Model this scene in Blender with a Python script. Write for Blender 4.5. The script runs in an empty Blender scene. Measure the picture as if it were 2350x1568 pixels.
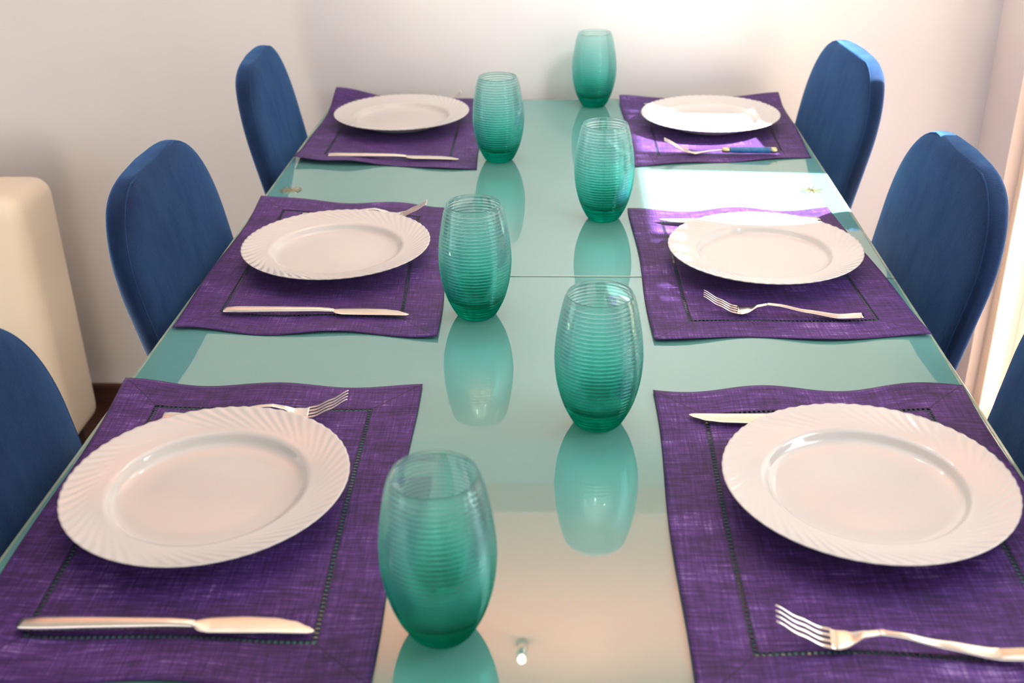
import bpy, bmesh, math, random
from mathutils import Vector, Matrix
from math import sin, cos, pi, sqrt, radians

random.seed(7)
S = bpy.context.scene
COL = S.collection
TZ = 0.78                       # height of the table top; layout numbers below are relative to the camera foot

# ------------------------------------------------------------------ camera
cam_d = bpy.data.cameras.new('camera')
cam = bpy.data.objects.new('camera', cam_d); COL.objects.link(cam)
F_PX, PITCH, YAW, ROLL = 2558.11, radians(26.7573), radians(-3.0921), radians(-0.9952)
fw = Vector((sin(YAW)*cos(PITCH), cos(YAW)*cos(PITCH), -sin(PITCH)))
rt = Vector((cos(YAW), -sin(YAW), 0)); up = rt.cross(fw)
r2 = cos(ROLL)*rt + sin(ROLL)*up; u2 = -sin(ROLL)*rt + cos(ROLL)*up
m = Matrix((r2, u2, -fw)).transposed().to_4x4(); m.translation = (0, 0, TZ+0.6182)
cam.matrix_world = m
cam_d.sensor_fit = 'HORIZONTAL'; cam_d.sensor_width = 36.0; cam_d.lens = 36.0*F_PX/2350
cam_d.clip_start = 0.05; cam_d.clip_end = 60
cam_d.dof.use_dof = True; cam_d.dof.focus_distance = 1.42; cam_d.dof.aperture_fstop = 6.3
S.camera = cam

# ------------------------------------------------------------------ colour management, world, lights
vs = S.view_settings
S.display_settings.display_device = 'sRGB'
vs.view_transform = 'Standard'; vs.look = 'None'; vs.gamma = 1.0; vs.use_curve_mapping = False
vs.exposure = 0.12
S.cycles.sample_clamp_indirect = 6.0
S.cycles.max_bounces = 14; S.cycles.transmission_bounces = 12; S.cycles.transparent_max_bounces = 16

W = bpy.data.worlds.new('room_daylight'); S.world = W; W.use_nodes = True
W.node_tree.nodes['Background'].inputs[0].default_value = (0.95, 0.95, 0.99, 1)
W.node_tree.nodes['Background'].inputs[1].default_value = 1.48

def lamp(name, kind, energy, color, loc, aim=None, direction=None, **kw):
    d = bpy.data.lights.new(name, kind); d.energy = energy; d.color = color
    for k, v in kw.items(): setattr(d, k, v)
    o = bpy.data.objects.new(name, d); COL.objects.link(o); o.location = loc
    if aim is not None: direction = Vector(aim)-Vector(loc)
    if direction is not None: o.rotation_euler = Vector(direction).to_track_quat('-Z', 'Y').to_euler()
    return o
SUN_DIR = Vector((-1, 0.072, -0.95))
lamp('sun', 'SUN', 34.0, (1.0, 0.96, 0.90), (3, 1, 4), direction=SUN_DIR, angle=radians(0.9))
# daylight through the curtained window on the right, nearer than the glazed door
lamp('window_daylight', 'AREA', 9.0, (0.90, 0.97, 1.0), (0.885, 0.92, TZ+0.42), direction=(-1, 0, 0),
     shape='RECTANGLE', size=0.34, size_y=1.25)
# unseen warm fill added behind the camera to lift the whole room
lamp('room_fill', 'AREA', 4.0, (1.0, 0.84, 0.70), (-0.6, -1.6, TZ+1.2), aim=(0, 1.6, TZ),
     shape='RECTANGLE', size=2.6, size_y=1.6)
# spot added to stand in for sun glow high on the far wall
lamp('wall_glow_spot', 'SPOT', 115.0, (0.97, 1.0, 1.0), (0.75, 1.35, TZ+1.35), aim=(0.14, 2.42, TZ+0.46),
     spot_size=radians(30), spot_blend=1.0, shadow_soft_size=0.22)
# broad soft fill added above the table, not a fixture of the room
lamp('overhead_fill', 'AREA', 4.5, (0.95, 0.98, 1.0), (-0.05, 1.55, TZ+1.59), direction=(0, 0, -1),
     shape='RECTANGLE', size=1.5, size_y=1.3)
# unseen warm strip added to brighten the painted frieze
lamp('frieze_fill', 'AREA', 5.2, (1.0, 0.50, 0.38), (0.0, 1.88, TZ+1.50), aim=(0.0, 2.30, TZ+1.33),
     shape='RECTANGLE', size=3.0, size_y=0.05, spread=radians(80))
# warm fill added out of view behind the left-hand chairs to brighten the sofa
lamp('sofa_side_fill', 'POINT', 8.0, (1.0, 0.80, 0.56), (-0.80, 1.22, TZ-0.18), shadow_soft_size=0.12)
# warm ceiling spots
for i, (x, y) in enumerate([(-0.30, 2.02), (0.06, 2.10), (0.34, 1.95)]):
    lamp('ceiling_spot_light', 'POINT', 1.4, (1.0, 0.85, 0.68), (x, y, TZ+1.50), shadow_soft_size=0.022)

# ------------------------------------------------------------------ node helpers
def new_mat(name):
    mt = bpy.data.materials.new(name); mt.use_nodes = True
    nt = mt.node_tree; b = nt.nodes['Principled BSDF']
    return mt, nt, b
def N(nt, typ, **kw):
    n = nt.nodes.new(typ)
    for k, v in kw.items(): setattr(n, k, v)
    return n
def setp(b, **kw):
    for k, v in kw.items():
        b.inputs[k.replace('_', ' ')].default_value = v
def ramp(nt, fac, stops):
    r = N(nt, 'ShaderNodeValToRGB'); e = r.color_ramp.elements
    while len(e) < len(stops): e.new(0.5)
    for el, (p, c) in zip(e, stops): el.position = p; el.color = (*c, 1)
    nt.links.new(fac, r.inputs[0]); return r.outputs[0]
def noise(nt, scale, detail=4, rough=0.55, vec=None, stretch=None):
    n = N(nt, 'ShaderNodeTexNoise'); n.inputs['Scale'].default_value = scale
    n.inputs['Detail'].default_value = detail; n.inputs['Roughness'].default_value = rough
    if vec is None:
        vec = N(nt, 'ShaderNodeTexCoord').outputs['Object']
    if stretch:
        mp = N(nt, 'ShaderNodeMapping'); mp.inputs['Scale'].default_value = stretch
        nt.links.new(vec, mp.inputs[0]); vec = mp.outputs[0]
    nt.links.new(vec, n.inputs['Vector']); return n.outputs['Fac']
def bump(nt, b, h, strength=0.2, dist=0.001):
    n = N(nt, 'ShaderNodeBump'); n.inputs['Strength'].default_value = strength; n.inputs['Distance'].default_value = dist
    nt.links.new(h, n.inputs['Height']); nt.links.new(n.outputs[0], b.inputs['Normal'])
def math_n(nt, op, a, b_=None, clamp=False):
    n = N(nt, 'ShaderNodeMath', operation=op); n.use_clamp = clamp
    for i, v in enumerate((a, b_)):
        if v is None: continue
        if isinstance(v, (int, float)): n.inputs[i].default_value = v
        else: nt.links.new(v, n.inputs[i])
    return n.outputs[0]

# ------------------------------------------------------------------ materials
def plaster(name, c1, c2, scale=2.5):
    mt, nt, b = new_mat(name)
    f = noise(nt, scale, 3)
    nt.links.new(ramp(nt, f, [(0.3, c1), (0.7, c2)]), b.inputs['Base Color'])
    setp(b, Roughness=0.75); bump(nt, b, noise(nt, 90, 5), 0.12, 0.002); return mt
M_wall = plaster('off_white_plaster', (0.74, 0.71, 0.69), (0.79, 0.765, 0.745))
M_wallr = plaster('warm_white_plaster', (0.86, 0.755, 0.69), (0.89, 0.79, 0.725))
M_ceil = plaster('ceiling_paint', (0.80, 0.76, 0.70), (0.84, 0.80, 0.74))
M_frieze = plaster('salmon_plaster', (0.86, 0.50, 0.38), (0.90, 0.55, 0.42))
M_frame = plaster('cream_lacquered_wood', (0.84, 0.78, 0.70), (0.87, 0.81, 0.73), 6)
M_terrace = plaster('pale_terrace_stone', (0.80, 0.66, 0.56), (0.84, 0.72, 0.62), 6)

def wood_dark():
    mt, nt, b = new_mat('dark_brown_wood')
    f = noise(nt, 6, 6, 0.6, None, (1, 12, 12))
    nt.links.new(ramp(nt, f, [(0.3, (0.035, 0.014, 0.010)), (0.7, (0.085, 0.034, 0.022))]), b.inputs['Base Color'])
    setp(b, Roughness=0.38); return mt
M_wood = wood_dark()

def frosted_glass():
    mt, nt, b = new_mat('back_painted_aqua_glass')
    f = noise(nt, 3, 2)
    nt.links.new(ramp(nt, f, [(0.3, (0.12, 0.335, 0.32)), (0.7, (0.135, 0.36, 0.345))]), b.inputs['Base Color'])
    setp(b, Roughness=0.012, IOR=2.3); return mt
M_top = frosted_glass()
mt, nt, b = new_mat('glass_edge_green'); setp(b, Base_Color=(0.30, 0.42, 0.33, 1), Roughness=0.08, IOR=1.6)
nt.links.new(ramp(nt, noise(nt, 30, 2), [(0.3, (0.24, 0.36, 0.28)), (0.7, (0.36, 0.46, 0.36))]), b.inputs['Base Color']); M_edge = mt

def steel(name, col, rough, scratch=0.06):
    mt, nt, b = new_mat(name)
    f = noise(nt, 260, 3, 0.6, None, (0.15, 1, 1))
    nt.links.new(ramp(nt, f, [(0.3, tuple(c*0.9 for c in col)), (0.7, col)]), b.inputs['Base Color'])
    setp(b, Metallic=1.0, Roughness=rough); bump(nt, b, f, scratch, 0.0003); return mt
M_steel = steel('brushed_steel', (0.90, 0.84, 0.74), 0.27)
M_shiny = steel('polished_steel', (0.90, 0.87, 0.80), 0.15)
M_gold = steel('brass_ferrule', (0.85, 0.72, 0.42), 0.25)
M_blueplastic = None
mt, nt, b = new_mat('blue_pearl_resin')
nt.links.new(ramp(nt, noise(nt, 60, 3), [(0.3, (0.02, 0.12, 0.36)), (0.7, (0.04, 0.22, 0.52))]), b.inputs['Base Color'])
setp(b, Roughness=0.2); M_blue = mt
mt, nt, b = new_mat('dark_pad')
nt.links.new(ramp(nt, noise(nt, 60, 3), [(0.3, (0.06, 0.13, 0.11)), (0.7, (0.12, 0.2, 0.17))]), b.inputs['Base Color'])
setp(b, Roughness=0.3); M_pad = mt

def porcelain():
    mt, nt, b = new_mat('white_porcelain')
    nt.links.new(ramp(nt, noise(nt, 8, 2), [(0.3, (0.66, 0.655, 0.64)), (0.7, (0.69, 0.685, 0.67))]), b.inputs['Base Color'])
    setp(b, Roughness=0.06, IOR=1.5); b.inputs['Coat Weight'].default_value = 0.4; b.inputs['Coat Roughness'].default_value = 0.05
    return mt
M_plate = porcelain()

def velvet(name, lo, hi, sheen=0.62):
    mt, nt, b = new_mat(name)
    co = N(nt, 'ShaderNodeTexCoord').outputs['Object']
    a = noise(nt, 11, 6, 0.7, co, (1, 1, 0.45)); c = noise(nt, 420, 2, 0.5, co)
    mixv = math_n(nt, 'ADD', math_n(nt, 'MULTIPLY', a, 0.8), math_n(nt, 'MULTIPLY', c, 0.2))
    nt.links.new(ramp(nt, mixv, [(0.36, lo), (0.62, hi)]), b.inputs['Base Color'])
    nt.links.new(ramp(nt, mixv, [(0.36, (0.06, 0.27, 0.85)), (0.62, (0.16, 0.46, 1.0))]), b.inputs['Sheen Tint'])
    setp(b, Roughness=0.85, Sheen_Weight=sheen, Sheen_Roughness=0.5, Specular_IOR_Level=0.2)
    bump(nt, b, c, 0.35, 0.0008); return mt
M_velvet = velvet('navy_blue_velvet', (0.003, 0.008, 0.030), (0.005, 0.020, 0.070))
M_piping = velvet('blue_velvet_piping', (0.006, 0.020, 0.06), (0.010, 0.035, 0.11))
def leather():
    mt, nt, b = new_mat('cream_leather')
    nt.links.new(ramp(nt, noise(nt, 5, 4), [(0.3, (0.84, 0.73, 0.57)), (0.7, (0.88, 0.78, 0.63))]), b.inputs['Base Color'])
    setp(b, Roughness=0.5); bump(nt, b, noise(nt, 220, 4), 0.15, 0.001); return mt
M_leather = leather()

# purple raffia: woven slubs along both directions, hemstitched holes 5.2 cm inside the edge
HEM = 0.052; MW, MD = 0.345, 0.47
def raffia():
    mt, nt, b = new_mat('purple_raffia')
    uv = N(nt, 'ShaderNodeUVMap'); uv.uv_map = 'cloth'
    sep = N(nt, 'ShaderNodeSeparateXYZ'); nt.links.new(uv.outputs[0], sep.inputs[0]); U, V = sep.outputs[0], sep.outputs[1]
    off = N(nt, 'ShaderNodeObjectInfo').outputs['Random']
    cmb = N(nt, 'ShaderNodeCombineXYZ'); nt.links.new(U, cmb.inputs[0]); nt.links.new(V, cmb.inputs[1])
    nt.links.new(math_n(nt, 'MULTIPLY', off, 9.0), cmb.inputs[2]); P = cmb.outputs[0]
    nx = noise(nt, 1.0, 4, 0.6, P, (35, 520, 1))      # threads running across
    ny = noise(nt, 1.0, 4, 0.6, P, (520, 30, 1))      # threads running lengthwise
    big = noise(nt, 1.0, 4, 0.6, P, (11, 26, 1))
    fine = noise(nt, 1.0, 2, 0.5, P, (900, 900, 1))
    w = math_n(nt, 'ADD', math_n(nt, 'MULTIPLY', nx, 0.48), math_n(nt, 'MULTIPLY', ny, 0.30))
    w = math_n(nt, 'ADD', w, math_n(nt, 'MULTIPLY', fine, 0.10))
    w = math_n(nt, 'ADD', w, math_n(nt, 'MULTIPLY', big, 0.30))
    colr = ramp(nt, w, [(0.42, (0.008, 0.003, 0.022)), (0.54, (0.034, 0.008, 0.094)), (0.66, (0.088, 0.028, 0.225)), (0.80, (0.42, 0.30, 0.64))])
    # distance to nearest edge
    du = math_n(nt, 'MINIMUM', U, math_n(nt, 'SUBTRACT', MW, U)); dv = math_n(nt, 'MINIMUM', V, math_n(nt, 'SUBTRACT', MD, V))
    d = math_n(nt, 'MINIMUM', du, dv)
    band = math_n(nt, 'LESS_THAN', math_n(nt, 'ABSOLUTE', math_n(nt, 'SUBTRACT', d, HEM)), 0.0019)
    # coordinate along the row of holes
    side = math_n(nt, 'LESS_THAN', du, dv)
    along = math_n(nt, 'ADD', math_n(nt, 'MULTIPLY', V, side), math_n(nt, 'MULTIPLY', U, math_n(nt, 'SUBTRACT', 1.0, side)))
    tooth = math_n(nt, 'LESS_THAN', math_n(nt, 'FRACT', math_n(nt, 'MULTIPLY', along, 1/0.0052)), 0.55)
    hole = math_n(nt, 'MULTIPLY', band, tooth)
    # mitred corner seams
    mit = math_n(nt, 'LESS_THAN', math_n(nt, 'ABSOLUTE', math_n(nt, 'SUBTRACT', du, dv)), 0.0011)
    mit = math_n(nt, 'MULTIPLY', mit, math_n(nt, 'LESS_THAN', d, HEM))
    dark = math_n(nt, 'MAXIMUM', mit, math_n(nt, 'LESS_THAN', math_n(nt, 'ABSOLUTE', math_n(nt, 'SUBTRACT', d, HEM)), 0.0030))
    dark = math_n(nt, 'MAXIMUM', dark, math_n(nt, 'LESS_THAN', d, 0.0010))
    mx = N(nt, 'ShaderNodeMix', data_type='RGBA'); nt.links.new(math_n(nt, 'MULTIPLY', dark, 0.8), mx.inputs['Factor'])
    nt.links.new(colr, mx.inputs['A']); mx.inputs['B'].default_value = (0.010, 0.008, 0.035, 1)
    nt.links.new(mx.outputs['Result'], b.inputs['Base Color'])
    setp(b, Roughness=0.62, Sheen_Weight=0.15, Specular_IOR_Level=0.35)
    b.inputs['Sheen Tint'].default_value = (0.7, 0.5, 1, 1)
    nt.links.new(math_n(nt, 'SUBTRACT', 1.0, hole), b.inputs['Alpha'])
    bump(nt, b, w, 0.6, 0.0012); return mt
M_mat = raffia()

def tumbler_glass():
    mt, nt, b = new_mat('teal_ribbed_glass')
    nt.nodes.remove(b)
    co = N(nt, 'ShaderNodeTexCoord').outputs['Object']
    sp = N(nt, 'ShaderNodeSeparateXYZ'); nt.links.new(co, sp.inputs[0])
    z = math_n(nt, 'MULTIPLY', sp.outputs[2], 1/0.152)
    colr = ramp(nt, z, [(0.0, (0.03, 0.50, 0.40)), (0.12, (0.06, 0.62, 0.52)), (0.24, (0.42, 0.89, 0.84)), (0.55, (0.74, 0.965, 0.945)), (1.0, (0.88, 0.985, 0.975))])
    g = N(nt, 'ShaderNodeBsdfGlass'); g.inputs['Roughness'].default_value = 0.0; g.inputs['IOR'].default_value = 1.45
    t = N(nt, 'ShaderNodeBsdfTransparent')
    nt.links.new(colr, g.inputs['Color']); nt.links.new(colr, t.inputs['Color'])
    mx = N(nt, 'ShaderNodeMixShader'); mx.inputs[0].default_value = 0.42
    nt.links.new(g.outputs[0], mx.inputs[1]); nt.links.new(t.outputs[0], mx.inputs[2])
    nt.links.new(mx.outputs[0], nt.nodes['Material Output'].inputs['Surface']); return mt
M_glass = tumbler_glass()

# ------------------------------------------------------------------ mesh helpers
def link(name, bm, mat, parent=None, smooth=False, loc=(0, 0, 0), rz=0.0):
    bmesh.ops.recalc_face_normals(bm, faces=bm.faces)
    me = bpy.data.meshes.new(name); bm.to_mesh(me); bm.free()
    me.materials.append(mat)
    if smooth:
        for p in me.polygons: p.use_smooth = True
    o = bpy.data.objects.new(name, me); COL.objects.link(o)
    o.location = loc; o.rotation_euler = (0, 0, rz)
    if parent: o.parent = parent
    return o
def box(bm, x0, x1, y0, y1, z0, z1, bevel=0.0, seg=2):
    r = bmesh.ops.create_cube(bm, size=1.0); vv = r['verts']
    for v in vv: v.co = Vector(((x0+x1)/2+v.co.x*(x1-x0), (y0+y1)/2+v.co.y*(y1-y0), (z0+z1)/2+v.co.z*(z1-z0)))
    if bevel > 0:
        ed = list({e for v in vv for e in v.link_edges})
        bmesh.ops.bevel(bm, geom=ed, offset=bevel, segments=seg, profile=0.5, affect='EDGES')
    return bm
def structure(name, bm, mat): o = link(name, bm, mat); o['kind'] = 'structure'; return o
def thing(name, label, cat, group=None, loc=(0, 0, 0), rz=0.0):
    o = bpy.data.objects.new(name, None); COL.objects.link(o); o.location = loc; o.rotation_euler = (0, 0, rz)
    o.empty_display_size = 0.05
    o['label'] = label; o['category'] = cat
    if group: o['group'] = group
    return o
def tag(o, label, cat, group=None):
    o['label'] = label; o['category'] = cat
    if group: o['group'] = group
    return o
def dup(root, label, loc, rz=0.0):
    r = root.copy(); COL.objects.link(r); r.location = loc; r.rotation_euler = (0, 0, rz); r['label'] = label
    for ch in root.children:
        c = ch.copy(); COL.objects.link(c); c.parent = r
        for g in ch.children:
            d = g.copy(); COL.objects.link(d); d.parent = c
    return r
def loft(bm, rings, cap=True, close=True):
    vr = [[bm.verts.new(p) for p in ring] for ring in rings]
    n = len(vr[0])
    for a, b_ in zip(vr[:-1], vr[1:]):
        for i in range(n if close else n-1):
            bm.faces.new((a[i], a[(i+1) % n], b_[(i+1) % n], b_[i]))
    if cap:
        bm.faces.new(vr[0][::-1]); bm.faces.new(vr[-1])
    return vr

# ------------------------------------------------------------------ room
WALL_Y, RX, LX = 2.42, 0.90, -4.2
BK = -3.0; CZ = TZ+1.62
structure('floor', box(bmesh.new(), LX, RX+0.15, BK, WALL_Y+0.15, -0.12, 0.0), M_wood)
structure('wall_back', box(bmesh.new(), LX, RX+0.15, WALL_Y, WALL_Y+0.15, 0.0, CZ), M_wall)
structure('ceiling', box(bmesh.new(), LX, RX+0.15, BK, WALL_Y+0.15, CZ, CZ+0.12), M_ceil)
structure('trim_1', box(bmesh.new(), LX, RX, WALL_Y-0.12, WALL_Y, TZ+1.02, CZ, 0.002), M_frieze)     # painted frieze over the table
structure('baseboard_back', box(bmesh.new(), LX, RX, WALL_Y-0.012, WALL_Y, 0.0, 0.052, 0.003), M_wood)
# right wall with the glazed door opening; two panes with a post between, shutter box above
HEAD = TZ+0.775
DOOR0, DOOR1 = 1.533, 2.182
bm = bmesh.new()
box(bm, RX, RX+0.15, DOOR1+0.065, WALL_Y, 0, CZ)
box(bm, RX, RX+0.15, BK, 1.28, 0, CZ)
box(bm, RX, RX+0.15, 1.28, DOOR1+0.065, HEAD+0.30, CZ)
structure('wall_right', bm, M_wallr)
bm = bmesh.new()
box(bm, RX+0.09, RX+0.14, DOOR1+0.02, DOOR1+0.065, 0, HEAD-0.001, 0.003)
box(bm, RX+0.09, RX+0.14, 1.86, 1.93, 0, HEAD-0.001, 0.004)
box(bm, RX+0.0, RX+0.05, 1.28, DOOR1+0.065, HEAD, HEAD+0.30, 0.003)
structure('door_1', bm, M_frame)
def sheer():
    mt, nt, b = new_mat('cream_sheer_cloth'); nt.nodes.remove(b)
    c = ramp(nt, noise(nt, 300, 2), [(0.3, (0.88, 0.80, 0.72)), (0.7, (0.93, 0.86, 0.79))])
    d = N(nt, 'ShaderNodeBsdfDiffuse'); t = N(nt, 'ShaderNodeBsdfTranslucent'); x = N(nt, 'ShaderNodeMixShader')
    x.inputs[0].default_value = 0.5
    nt.links.new(c, d.inputs[0]); nt.links.new(c, t.inputs[0]); nt.links.new(d.outputs[0], x.inputs[1]); nt.links.new(t.outputs[0], x.inputs[2])
    nt.links.new(x.outputs[0], nt.nodes['Material Output'].inputs['Surface']); return mt
M_sheer = sheer()
def curtain(y0, y1, n, label, x=RX+0.035):
    bm = bmesh.new(); K = n*10
    rows = []
    for z in [0.02+(HEAD-0.03)*k/12 for k in range(13)]:
        row = []
        for k in range(K+1):
            y = y0+(y1-y0)*k/K
            row.append(bm.verts.new((x+0.012*sin(2*pi*n*k/K+0.3*sin(z*2))+0.003*sin(z*5+k), y, z)))
        rows.append(row)
    for a, b_ in zip(rows[:-1], rows[1:]):
        for k in range(K): bm.faces.new((a[k], a[k+1], b_[k+1], b_[k]))
    o = link('curtain', bm, M_sheer, None, True)
    md = o.modifiers.new('cloth_thickness', 'SOLIDIFY'); md.thickness = 0.0008
    return tag(o, label, 'curtain', 'cream sheer curtains at the glazed door')
curtain(2.182, 2.250, 2, 'narrow cream sheer curtain at the door edge nearest the back wall')
curtain(1.843, 1.946, 3, 'gathered cream sheer curtain hanging in the middle of the sunny door')
side = curtain(1.285, 1.533, 6, '')  # unseen sheer curtain panel added to block the sun
for k in ('label', 'category', 'group'): del side[k]
side.name = 'sun_block_curtain'; side['kind'] = 'structure'
structure('terrace_floor', box(bmesh.new(), RX+0.15, RX+4.5, -1.5, 5.0, -0.14, -0.03), M_terrace)

# ------------------------------------------------------------------ table
tbl = thing('dining_table', 'long glossy aqua glass dining table of two leaves, laid for six', 'table', None, (0, 0, 0))
XL, XR = -0.508, 0.451
def leaf(y0, y1):
    bm = box(bmesh.new(), XL+0.004, XR-0.004, y0, y1, TZ-0.012, TZ, 0.0012, 2)
    return link('glass_leaf', bm, M_top, tbl)
leaf(1.4275, 2.386); leaf(0.466, 1.4245)
for y0, y1 in ((1.4275, 2.386), (0.466, 1.4245)):
    for x0 in (XL, XR-0.0045):
        link('polished_edge', box(bmesh.new(), x0, x0+0.0045, y0, y1, TZ-0.012, TZ-0.0006, 0.001, 1), M_edge, tbl)
bm = bmesh.new()
for x0, x1 in ((XL+0.02, XL+0.06), (XR-0.06, XR-0.02)): box(bm, x0, x1, 0.52, 2.33, TZ-0.062, TZ-0.0125, 0.003)
for y0, y1 in ((0.52, 0.56), (1.405, 1.445), (2.29, 2.33)): box(bm, XL+0.061, XR-0.061, y0, y1, TZ-0.062, TZ-0.0125, 0.003)
link('underframe', bm, M_steel, tbl)
for x in (-0.469, 0.407):
    for y in (1.79, 1.205):
        bm = bmesh.new()
        bmesh.ops.create_cone(bm, cap_ends=True, segments=28, radius1=0.019, radius2=0.023, depth=TZ-0.0625,
                              matrix=Matrix.Translation((x, y, (TZ-0.0625)/2)))
        link('leg', bm, M_steel, tbl, True)
for x in (-0.469, 0.407):
    bm = bmesh.new()
    for a0, a1 in ((-50, 50), (130, 230)):
        ring = [(0, 0, 0)]+[(0.0185*cos(radians(a0+(a1-a0)*k/10)), 0.0185*sin(radians(a0+(a1-a0)*k/10)), 0) for k in range(11)]
        vs0 = [bm.verts.new((p[0], p[1], 0.0)) for p in ring]; vs1 = [bm.verts.new((p[0], p[1], 0.0004)) for p in ring]
        bm.faces.new(vs1)
        for i in range(len(ring)): j = (i+1) % len(ring); bm.faces.new((vs0[i], vs0[j], vs1[j], vs1[i]))
    pad = link('leg_fixing', bm, M_pad, tbl, loc=(x, 1.79, TZ+0.0001))
    bm = bmesh.new()
    for k in range(12):
        a = 2*pi*k/12+0.15; L = 0.015 if k % 2 else 0.019
        d = Vector((cos(a), sin(a), 0)); n = Vector((-sin(a), cos(a), 0))
        loft(bm, [[d*0.001+n*0.0007*s*q+Vector((0, 0, zz)) for s, zz in ((-1, 0), (1, 0), (1, .0008), (-1, .0008))] if i == 0 else
                  [d*L+n*0.0011*s+Vector((0, 0, zz)) for s, zz in ((-1, 0), (1, 0), (1, .0008), (-1, .0008))] for i, q in ((0, 1), (1, 1))])
    link('star_rays', bm, M_gold, pad)

# ------------------------------------------------------------------ placemats
def placemat(corners, waves, lifts, label, loc_z=TZ+0.0002, seed=1):
    # corners: back left, back right, front right, front left (metres, world x y)
    rnd = random.Random(seed); NX, NY = 60, 80
    bl, br, fr, fl = [Vector(c) for c in corners]
    ph = [rnd.uniform(0, 6.28) for _ in range(8)]
    bm = bmesh.new(); uvl = bm.loops.layers.uv.new('cloth'); vv = {}; uvs = {}
    for layer in (0, 1):
        for i in range(NX+1):
            for j in range(NY+1):
                s, t = i/NX, j/NY
                p = (fl*(1-s)+fr*s)*(1-t)+(bl*(1-s)+br*s)*t
                ew, ee = math.exp(-s*7), math.exp(-(1-s)*7); es, en = math.exp(-t*7), math.exp(-(1-t)*7)
                ax, ay, az = waves
                x = p.x+ax*(ew*sin(6.3*t*1.3+ph[0])+ee*sin(6.3*t*1.2+ph[1]))
                y = p.y+ay*(es*sin(6.3*s*1.7+ph[2])+en*sin(6.3*s*2.1+ph[3]))
                z = az*(es*(0.5+0.5*sin(6.3*s*2.0+ph[4]))+en*(0.5+0.5*sin(6.3*s*1.6+ph[5]))+ew*(0.5+0.5*sin(6.3*t*1.5+ph[6]))*0.7+ee*(0.5+0.5*sin(6.3*t*1.6+ph[7]))*0.6)
                for (ls, lt, h, r) in lifts:
                    dd = sqrt(((s-ls)*MW)**2+((t-lt)*MD)**2); z += h*math.exp(-(dd/r)**2)
                vv[layer, i, j] = bm.verts.new((x, y, z+0.0005*(1-layer))); uvs[vv[layer, i, j]] = (s*MW, t*MD)
    for layer in (0, 1):
        for i in range(NX):
            for j in range(NY):
                q = [vv[layer, i, j], vv[layer, i+1, j], vv[layer, i+1, j+1], vv[layer, i, j+1]]
                bm.faces.new(q if layer == 0 else q[::-1])
    rim = [(i, 0) for i in range(NX)]+[(NX, j) for j in range(NY)]+[(NX-i, NY) for i in range(NX)]+[(0, NY-j) for j in range(NY)]
    for k in range(len(rim)):
        a, b_ = rim[k], rim[(k+1) % len(rim)]
        bm.faces.new((vv[(0,)+a], vv[(1,)+a], vv[(1,)+b_], vv[(0,)+b_]))
    for f in bm.faces:
        for l in f.loops: l[uvl].uv = uvs[l.vert]
    o = link('placemat', bm, M_mat, None, True, (0, 0, loc_z))
    return tag(o, label, 'placemat', 'purple woven placemats on the glass table')
placemat([(-0.499, 2.385), (-0.175, 2.370), (-0.159, 1.897), (-0.499, 1.939)], (.002, .004, .003), [(0, 1, .026, .09), (0, 0, .010, .06), (0.3, 0.0, .006, .05), (1, 1, .006, .06)],
         'purple woven placemat at the far left corner, its back corner curling up', seed=3)
placemat([(0.112, 2.385), (0.450, 2.385), (0.442, 1.965), (0.120, 1.917)], (.002, .003, .002), [(1, 1, .012, .08), (0, 1, .008, .05)],
         'purple woven placemat under the blue-handled fork, back right of table', seed=5)
placemat([(-0.504, 1.738), (-0.190, 1.708), (-0.158, 1.234), (-0.502, 1.245)], (.003, .006, .003), [(0, 1, .006, .08)],
         'purple woven placemat, middle one of the left row', seed=8)
placemat([(0.099, 1.690), (0.416, 1.695), (0.449, 1.238), (0.108, 1.230)], (.002, .006, .003), [(1, 0, .003, .06)],
         'purple woven placemat half in sunlight, middle one of the right row', seed=12)
placemat([(-0.508, 1.107), (-0.165, 1.106), (-0.148, 0.632), (-0.488, 0.632)], (.002, .004, .002), [(0, 1, .004, .06)],
         'purple woven placemat in the front left corner of the photo', seed=4)
placemat([(0.098, 1.100), (0.446, 1.118), (0.442, 0.628), (0.098, 0.628)], (.002, .006, .003), [],
         'purple woven placemat in the front right corner of the photo', seed=21)

# ------------------------------------------------------------------ plates
def make_plate():
    NF, NA = 60, 720
    top = [(0.0, .0065), (.03, .0065), (.06, .0066), (.080, .0067), (.0865, .0076), (.0905, .0105), (.0925, .0142), (.0950, .0164), (.0985, .0172), (.101, .0175)]
    for k in range(1, 17):
        t = k/16; top.append((.101+.034*t, .0175+.0057*t+.0014*t*t))
    bot = [(.1352, .0238), (.1340, .0226), (.120, .0190), (.105, .0152), (.096, .0125), (.088, .0055), (.080, .0016), (.074, .0), (.069, .0), (.067, .0022), (.04, .0028), (0.0, .0028)]
    prof = top+bot
    bm = bmesh.new(); rings = []
    for idx, (r, z) in enumerate(prof):
        if r == 0: rings.append([bm.verts.new((0, 0, z))]); continue
        row = []
        for a in range(NA):
            th = 2*pi*a/NA; rr, zz = r, z
            t = max(0.0, min(1.0, (r-.101)/.034))
            if t > 0:
                ph = NF*(th+0.36*(1-t)**1.5)
                wv = sin(ph)
                amp = t**0.8*(1.0 if idx < len(top) else .55)
                zz += .00036*amp*wv
                if t > .93: rr += .00018*sin(ph)
            row.append(bm.verts.new((rr*cos(th), rr*sin(th), zz)))
        rings.append(row)
    for a, b_ in zip(rings[:-1], rings[1:]):
        for i in range(NA):
            j = (i+1) % NA
            if len(a) == 1: bm.faces.new((a[0], b_[i], b_[j]))
            elif len(b_) == 1: bm.faces.new((a[i], b_[0], a[j]))
            else: bm.faces.new((a[i], b_[i], b_[j], a[j]))
    return link('dinner_plate', bm, M_plate, None, True)
PLZ = TZ+0.0030
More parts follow.
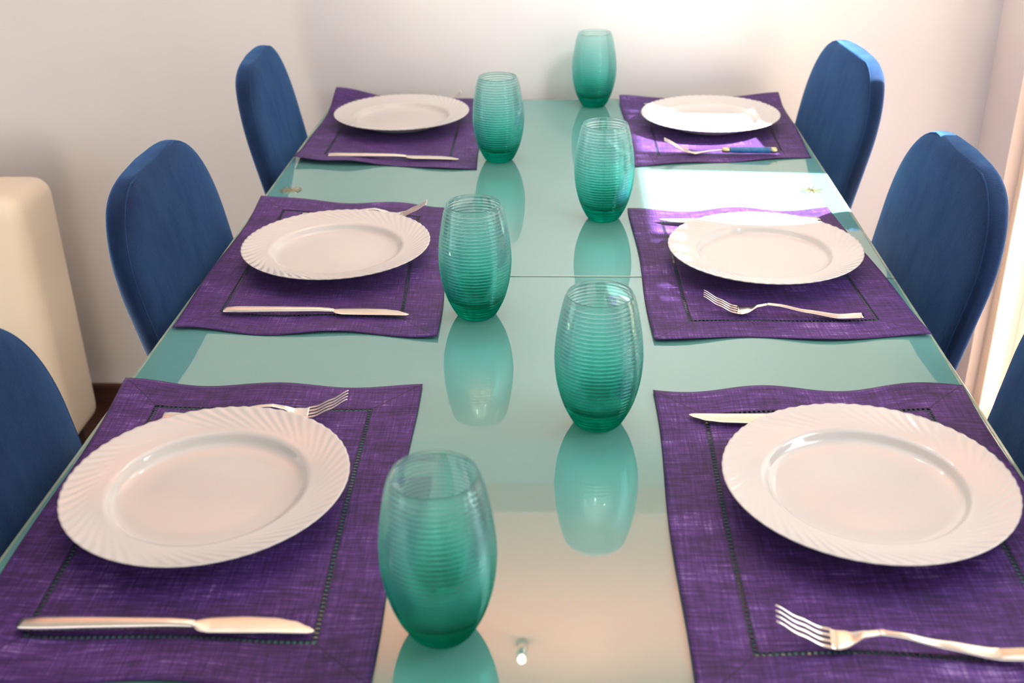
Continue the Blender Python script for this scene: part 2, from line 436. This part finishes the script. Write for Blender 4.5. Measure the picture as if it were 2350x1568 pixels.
plates = [(-0.3321, 2.1937, 'white swirl-rimmed plate on the far left mat, near the back wall'),
          (0.2807, 2.1761, 'white swirl-rimmed plate half in bright sun behind the blue-handled fork'),
          (-0.3313, 1.4851, 'white swirl-rimmed plate in the middle of the left row'),
          (0.2787, 1.4766, 'white swirl-rimmed plate with only its back rim in sun, middle of right row'),
          (-0.3410, 0.8769, 'white swirl-rimmed plate at the front left, behind the nearest knife'),
          (0.2849, 0.8955, 'white swirl-rimmed plate at the front right, behind the nearest fork')]
p0 = make_plate()
for i, (x, y, lab) in enumerate(plates):
    o = p0
    if i: o = p0.copy(); COL.objects.link(o)
    o.location = (x, y, PLZ); o.rotation_euler = (0, 0, 0.7*i)
    tag(o, lab, 'plate', 'white dinner plates on the placemats')

# ------------------------------------------------------------------ ribbed tumblers
def make_glass():
    RG, HG = 0.0457, 0.152
    key = [(0, .0), (.40, .0), (.50, .008), (.58, .03), (.68, .085), (.80, .17), (.90, .27), (.965, .37), (1.0, .49), (.992, .59), (.955, .70), (.90, .80), (.835, .90), (.742, 1.0)]
    pts = []
    def cr(p0_, p1, p2, p3, t):
        return tuple(0.5*((2*p1[k])+(-p0_[k]+p2[k])*t+(2*p0_[k]-5*p1[k]+4*p2[k]-p3[k])*t*t+(-p0_[k]+3*p1[k]-3*p2[k]+p3[k])*t**3) for k in (0, 1))
    dense = []
    for i in range(1, len(key)-1):
        a = key[i-1]; d = key[min(i+2, len(key)-1)]
        for s in range(30): dense.append(cr(a, key[i], key[i+1], d, s/30))
    dense.append(key[-1])
    NR = 33; STEP = NR*7
    # resample by height from .03 upwards
    def rad(h):
        for (r0, h0), (r1, h1) in zip(dense[:-1], dense[1:]):
            if h0 <= h <= h1 and h1 > h0: return r0+(r1-r0)*(h-h0)/(h1-h0)
        return dense[-1][0]
    outer = [(0, .0012), (.30*RG, .0006), (.42*RG, .0), (.50*RG, .0010), (.55*RG, .0028)]
    for k in range(STEP+1):
        h = .03+(.975-.03)*k/STEP
        fade = min(1, k/30)
        ph = 2*pi*k/7
        outer.append((RG*rad(h)+0.0010*fade*(abs(sin(ph/2))*2-1.3), HG*h))
    outer += [(RG*.749, HG*.985), (RG*.744, HG*.995), (RG*.735, HG*1.0), (RG*.722, HG*.998), (RG*.718, HG*.985)]
    inner = []
    for k in range(46):
        h = .97-(.97-.19)*k/45
        inner.append((RG*rad(h)-.0017-.0022*max(0, (.25-h)/.25), HG*h))
    inner += [(RG*.68, HG*.150), (RG*.52, HG*.128), (RG*.28, HG*.118), (0, HG*.116)]
    prof = outer+inner; NA = 80
    bm = bmesh.new(); rings = []
    for r, z in prof:
        rings.append([bm.verts.new((0, 0, z))] if r == 0 else [bm.verts.new((r*cos(2*pi*a/NA), r*sin(2*pi*a/NA), z)) for a in range(NA)])
    for a, b_ in zip(rings[:-1], rings[1:]):
        for i in range(NA):
            j = (i+1) % NA
            if len(a) == 1: bm.faces.new((a[0], b_[j], b_[i]))
            elif len(b_) == 1: bm.faces.new((a[i], a[j], b_[0]))
            else: bm.faces.new((a[i], a[j], b_[j], b_[i]))
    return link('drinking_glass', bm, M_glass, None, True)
glasses = [(0.0553, 2.3334, 'teal ribbed tumbler farthest back, standing against the wall'),
           (-0.1232, 1.9576, 'teal ribbed tumbler beside the far left placemat'),
           (0.0577, 1.6573, 'bright teal ribbed tumbler at the edge of the sunlit patch'),
           (-0.1153, 1.3011, 'teal ribbed tumbler beside the middle left placemat'),
           (0.0345, 1.0330, 'teal ribbed tumbler just in front of the table seam, beside the front right placemat'),
           (-0.0988, 0.7011, 'teal ribbed tumbler nearest the camera, blurred, right of the nearest knife')]
g0 = make_glass()
for i, (x, y, lab) in enumerate(glasses):
    o = g0
    if i: o = g0.copy(); COL.objects.link(o)
    o.location = (x, y, TZ+0.0003); o.rotation_euler = (0, 0, 0.9*i)
    tag(o, lab, 'glass', 'teal ribbed tumblers down the middle of the table')

# ------------------------------------------------------------------ cutlery (length along +x, handle end at 0)
def sweep(bm, secs, n=14, e=0.75):
    # secs: x, y_minus, y_plus, z_centre, half_thickness
    rings = []
    for x, ym, yp, z, h in secs:
        cyy, ry = (ym+yp)/2, (yp-ym)/2
        ring = []
        for k in range(n):
            a = 2*pi*k/n; ca, sa = cos(a), sin(a)
            ring.append((x, cyy+ry*math.copysign(abs(ca)**e, ca), z+h*math.copysign(abs(sa)**e, sa)))
        rings.append(ring)
    loft(bm, rings)
    return bm
def interp(tab, x):
    if x <= tab[0][0]: return tab[0][1:]
    for a, b_ in zip(tab[:-1], tab[1:]):
        if a[0] <= x <= b_[0]:
            t = (x-a[0])/(b_[0]-a[0]); t = t*t*(3-2*t)*0.5+t*0.5
            return tuple(p+(q-p)*t for p, q in zip(a[1:], b_[1:]))
    return tab[-1][1:]
def make_knife():
    t = thing('table_knife', '', 'knife', 'steel cutlery laid on the placemats')
    tab = [(0, -.0030, .0030, .0040, .0018), (.003, -.0062, .0062, .0042, .0034), (.02, -.0072, .0072, .0046, .0040), (.08, -.0060, .0060, .0052, .0038),
           (.125, -.0050, .0050, .0054, .0034), (.140, -.0046, .0046, .0050, .0028), (.1475, -.0042, .0042, .0044, .0022)]
    link('handle', sweep(bmesh.new(), [(x, *interp(tab, x)) for x in [.1475*k/40 for k in range(41)]]), M_steel, t, True)
    tab = [(.146, -.0040, .0044, .0044, .0016), (.152, -.0085, .0080, .0040, .0012), (.160, -.0098, .0098, .0036, .0009), (.185, -.0096, .0112, .0032, .0008),
           (.210, -.0092, .0098, .0030, .0007), (.228, -.0094, .0058, .0028, .0006), (.240, -.0093, -.0008, .0026, .0005), (.2445, -.0084, -.0042, .0026, .0004), (.2456, -.0072, -.0058, .0026, .0003)]
    link('blade', sweep(bmesh.new(), [(x, *interp(tab, x)) for x in [.146+.0995*k/40 for k in range(41)]], 12, .9), M_steel, t, True)
    return t
def zf(x):   # height along a fork measured from handle end
    tab = [(0, .0060), (.03, .0026), (.07, .0068), (.105, .0125), (.118, .0135), (.130, .0105), (.142, .0042), (.150, .0026), (.162, .0044), (.180, .0125), (.200, .0235)]
    return interp([(a, b_) for a, b_ in tab], x)[0]
def fork_mesh_head():
    bm = bmesh.new()
    tab = [(.118, .0034), (.130, .0040), (.138, .0072), (.144, .0108), (.150, .0122), (.156, .0125)]
    sweep(bm, [(x, -interp(tab, x)[0], interp(tab, x)[0], zf(x), .0010) for x in [.118+.038*k/20 for k in range(21)]], 14, .6)
    for q in (-1.5, -.5, .5, 1.5):
        tt = [(.154, .00215), (.185, .0017), (.198, .0010), (.200, .0006)]
        yc = lambda x: q*(.0070 if x < .16 else .0070-.0006*(x-.16)/.04)
        sweep(bm, [(x, yc(x)-interp(tt, x)[0], yc(x)+interp(tt, x)[0], zf(x), .0008) for x in [.153+.047*k/16 for k in range(17)]], 8, .7)
    return bm
def make_fork():
    t = thing('table_fork', '', 'fork', 'steel cutlery laid on the placemats')
    tab = [(0, .0062, .0016), (.004, .0080, .0018), (.03, .0072, .0018), (.08, .0045, .0018), (.105, .0032, .0019), (.120, .0035, .0013)]
    link('handle', sweep(bmesh.new(), [(x, -interp(tab, x)[0], interp(tab, x)[0], zf(x), interp(tab, x)[1]) for x in [.12*k/40 for k in range(41)]], 14, .6), M_shiny, t, True)
    link('tines', fork_mesh_head(), M_shiny, t, True)
    return t
CZt = TZ+0.0034
k0 = make_knife(); f0 = make_fork()
def put(root, first, label, hx, hy, tx, ty, z=CZt):
    """handle end and tip given on the mat"""
    rz = math.atan2(ty-hy, tx-hx)
    if first:
        root.location = (hx, hy, z); root.rotation_euler = (0, 0, rz); root['label'] = label; return root
    return dup(root, label, (hx, hy, z), rz)
put(k0, 1, 'steel table knife in front of the front left plate', -0.447, 0.690, -0.202, 0.697)
put(k0, 0, 'steel table knife in front of the middle left plate', -0.447, 1.294, -0.203, 1.294)
put(k0, 0, 'slim steel table knife in front of the far left plate', -0.440, 1.963, -0.196, 1.950)
put(k0, 0, 'steel knife with pale blade showing behind the front right plate', 0.378, 1.032, 0.132, 1.034, TZ+.0038)
put(k0, 0, 'sunlit steel knife behind the middle right plate', 0.388, 1.628, 0.142, 1.628, TZ+.0045)
put(k0, 0, 'steel knife mostly hidden behind the far right plate, only its tip showing', 0.405, 2.322, 0.160, 2.318)
put(f0, 1, 'steel fork with raised tines in front of the front right plate', 0.366, 0.676, 0.166, 0.698)
put(f0, 0, 'steel fork in front of the middle right plate', 0.374, 1.285, 0.176, 1.312)
put(f0, 0, 'steel fork behind the front left plate, tines raised clear of the rim', -0.434, 1.022, -0.235, 1.040)
put(f0, 0, 'steel fork behind the middle left plate', -0.419, 1.645, -0.221, 1.655)
put(f0, 0, 'steel fork behind the far left plate, only its dark tine tips showing', -0.422, 2.310, -0.224, 2.338, TZ+.0065)
bf = thing('table_fork', 'steel fork with a blue handle in front of the far right plate', 'fork', 'steel cutlery laid on the placemats')
hd = sweep(bmesh.new(), [(x, -r, r, .0075, r*.8) for x, r in ((.012, .0062), (.014, .0068), (.05, .0066), (.084, .0060), (.086, .0055))], 18, .9)
hdl = link('handle', hd, M_blue, bf, True); hdl['label'] = 'blue resin handle'
for xs in (((.0, .0040), (.001, .0060), (.006, .0068), (.012, .0066)), ((.086, .0062), (.092, .0062), (.0985, .0056), (.1, .0035))):
    fe = link('ferrule', sweep(bmesh.new(), [(x, -r, r, .0075, r*.8) for x, r in xs], 18, .9), M_gold, hdl, True)
tab = [(.098, .0026, .0075), (.115, .0026, .0062), (.135, .0034, .0034)]
bm = sweep(bmesh.new(), [(x, -interp(tab, x)[0], interp(tab, x)[0], interp(tab, x)[1], .0013) for x in [.098+.04*k/12 for k in range(13)]], 10, .7)
def zb(x): return interp([(.134, .0034), (.148, .0026), (.165, .0060), (.205, .0260)], x)[0]
sweep(bm, [(x, -interp([(.134, .0036), (.148, .0105), (.160, .0110)], x)[0], interp([(.134, .0036), (.148, .0105), (.160, .0110)], x)[0], zb(x), .001) for x in [.134+.026*k/12 for k in range(13)]], 12, .6)
for q in (-1.5, -.5, .5, 1.5):
    sweep(bm, [(x, q*.0062-w, q*.0062+w, zb(x), .0009) for x, w in [(.158+.047*k/14, .0019-.0009*k/14) for k in range(15)]], 8, .7)
link('tines', bm, M_shiny, bf, True)
bf.location = (0.381, 1.979, CZt); bf.rotation_euler = (0, 0, pi-0.03)

# ------------------------------------------------------------------ chairs
def slab_outline(z, H, wt, wb, rc):
    """half width of the backrest at height z above its bottom"""
    w = wb+(wt-wb)*min(1, z/(H-rc))
    if z > H-rc:
        q = (z-(H-rc))/rc; w = (wt-rc*0.92)+rc*0.92*sqrt(max(0, 1-q**2.3))
    return w
def make_chair():
    """faces +x, origin on the floor under the front face of the back"""
    t = thing('dining_chair', '', 'chair', 'blue velvet dining chairs along the table')
    Z0, Z1 = 0.46, TZ+0.161; H = Z1-Z0; TH = 0.034
    WT, WB, RC = 0.199, 0.178, 0.138
    bm = bmesh.new(); rows = []
    zs = [H*k/30 for k in range(25)]+[H*(0.8+0.2*sin(pi/2*k/22)) for k in range(1, 23)]
    lean = lambda z: -0.20*(z-(TZ-Z0))
    for z in zs:
        w = max(slab_outline(z, H, WT, WB, RC), .002)
        q = max(0, (z-(H-0.03))/0.03); th = TH*sqrt(max(0.02, 1-q*q*0.8)); row = []
        zz = z
        n = 40
        for k in range(n):
            a = 2*pi*k/n; ca, sa = cos(a), sin(a)
            yy = w*math.copysign(abs(ca)**0.22, ca); xx = th/2*math.copysign(abs(sa)**0.7, sa)
            puff = 0.006*(1-(yy/max(w, .01))**2)*math.copysign(1, sa)*min(1, z/0.1)
            row.append((xx-TH/2+lean(z)+puff, yy, Z0+zz))
        rows.append(row)
    loft(bm, rows)
    link('backrest', bm, M_velvet, t, True)
    # piping: a thin cord round the front face of the back
    for side, name in ((1, 'piping'),):
        bm = bmesh.new(); path = []
        for k in range(0, 61):
            z = H*min(.995, k/60*1.0); w = slab_outline(z, H, WT, WB, RC)
            path.append((z, w))
        full = [(z, w) for z, w in path]+[(z, -w) for z, w in path[::-1]]
        ringp = [Vector((lean(z)-TH*0.16, w*0.957, Z0+z-0.001)) for z, w in full]
        rings = []
        for i, p in enumerate(ringp):
            tdir = (ringp[min(i+1, len(ringp)-1)]-ringp[max(i-1, 0)]).normalized()
            n1 = tdir.cross(Vector((1, 0, 0)))
            n1 = n1.normalized() if n1.length > 1e-6 else Vector((0, 1, 0)); n2 = Vector((1, 0, 0))
            rings.append([tuple(p+0.0013*(cos(2*pi*k/8)*n1+sin(2*pi*k/8)*n2)) for k in range(8)])
        loft(bm, rings); link(name, bm, M_piping, t, True)
    link('seat', box(bmesh.new(), -0.02, 0.42, -0.17, 0.17, 0.395, 0.475, 0.025, 4), M_velvet, t, True)
    for x, y in ((0.385, 0.14), (0.385, -0.14), (0.0, 0.14), (0.0, -0.14)):
        bm = bmesh.new()
        bmesh.ops.create_cone(bm, cap_ends=True, segments=16, radius1=0.012, radius2=0.018, depth=0.40, matrix=Matrix.Translation((x, y, 0.20)))
        link('leg', bm, M_wood, t, True)
    return t
c0 = make_chair()
XF = -0.530
chairs = [(-0.545, 2.105, radians(4), 'blue velvet chair at the far left corner, narrow in view by the wall'),
          (XF, 1.455, radians(1), 'blue velvet chair in the middle of the left side'),
          (XF, 0.830, radians(0), 'blue velvet chair at the left photo edge beside the cream sofa'),
          (0.488, 2.115, pi+radians(4), 'blue velvet chair at the far right with sun on its top'),
          (0.492, 1.490, pi+radians(1), 'blue velvet chair in the middle of the right side, a small sunlit spot on top'),
          (0.500, 0.960, pi, 'blue velvet chair just showing at the right photo edge')]
for i, (x, y, rz, lab) in enumerate(chairs):
    if i == 0: c0.location = (x, y, 0); c0.rotation_euler = (0, 0, rz); c0['label'] = lab
    else: dup(c0, lab, (x, y, 0), rz)

# ------------------------------------------------------------------ cream sofa at the left, its back against the far wall
so = thing('sofa', 'cream leather sofa with a rounded corner, at the left photo edge', 'sofa', None, (-1.08, 2.12, 0))
def soft(x0, x1, y0, y1, z0, z1, r, seg=6): return box(bmesh.new(), x0, x1, y0, y1, z0, z1, r, seg)
link('backrest', soft(-1.50, 0.0, -0.09, 0.09, 0.09, 0.675, 0.038), M_leather, so, True)
link('seat', soft(-1.46, -0.28, -0.62, -0.091, 0.09, 0.40, 0.04), M_leather, so, True)
for x, y in ((-1.42, -0.55), (-0.34, -0.55), (-1.42, 0.04), (-0.06, 0.04)):
    link('foot', box(bmesh.new(), x-.02, x+.02, y-.02, y+.02, 0, 0.0905, .004), M_wood, so)

# ------------------------------------------------------------------ little spotlight on the frieze, mirrored in the table by the front tumbler
mt, nt, b = new_mat('lit_bulb'); b.inputs['Emission Color'].default_value = (1.0, 0.80, 0.55, 1); b.inputs['Emission Strength'].default_value = 30.0
sl = thing('wall_spotlight', 'tiny glowing spotlight mirrored in the table right of the nearest tumbler', 'lamp', None, (-0.110, WALL_Y-0.12, TZ+1.449))
bm = bmesh.new(); bmesh.ops.create_cone(bm, cap_ends=True, segments=20, radius1=0.018, radius2=0.014, depth=0.05, matrix=Matrix.Translation((0, -0.0255, 0)) @ Matrix.Rotation(pi/2, 4, 'X'))
link('holder', bm, M_steel, sl, True)
bm = bmesh.new(); bmesh.ops.create_uvsphere(bm, u_segments=20, v_segments=12, radius=0.011, matrix=Matrix.Translation((0, -0.0625, 0)))
link('bulb', bm, mt, sl, True)
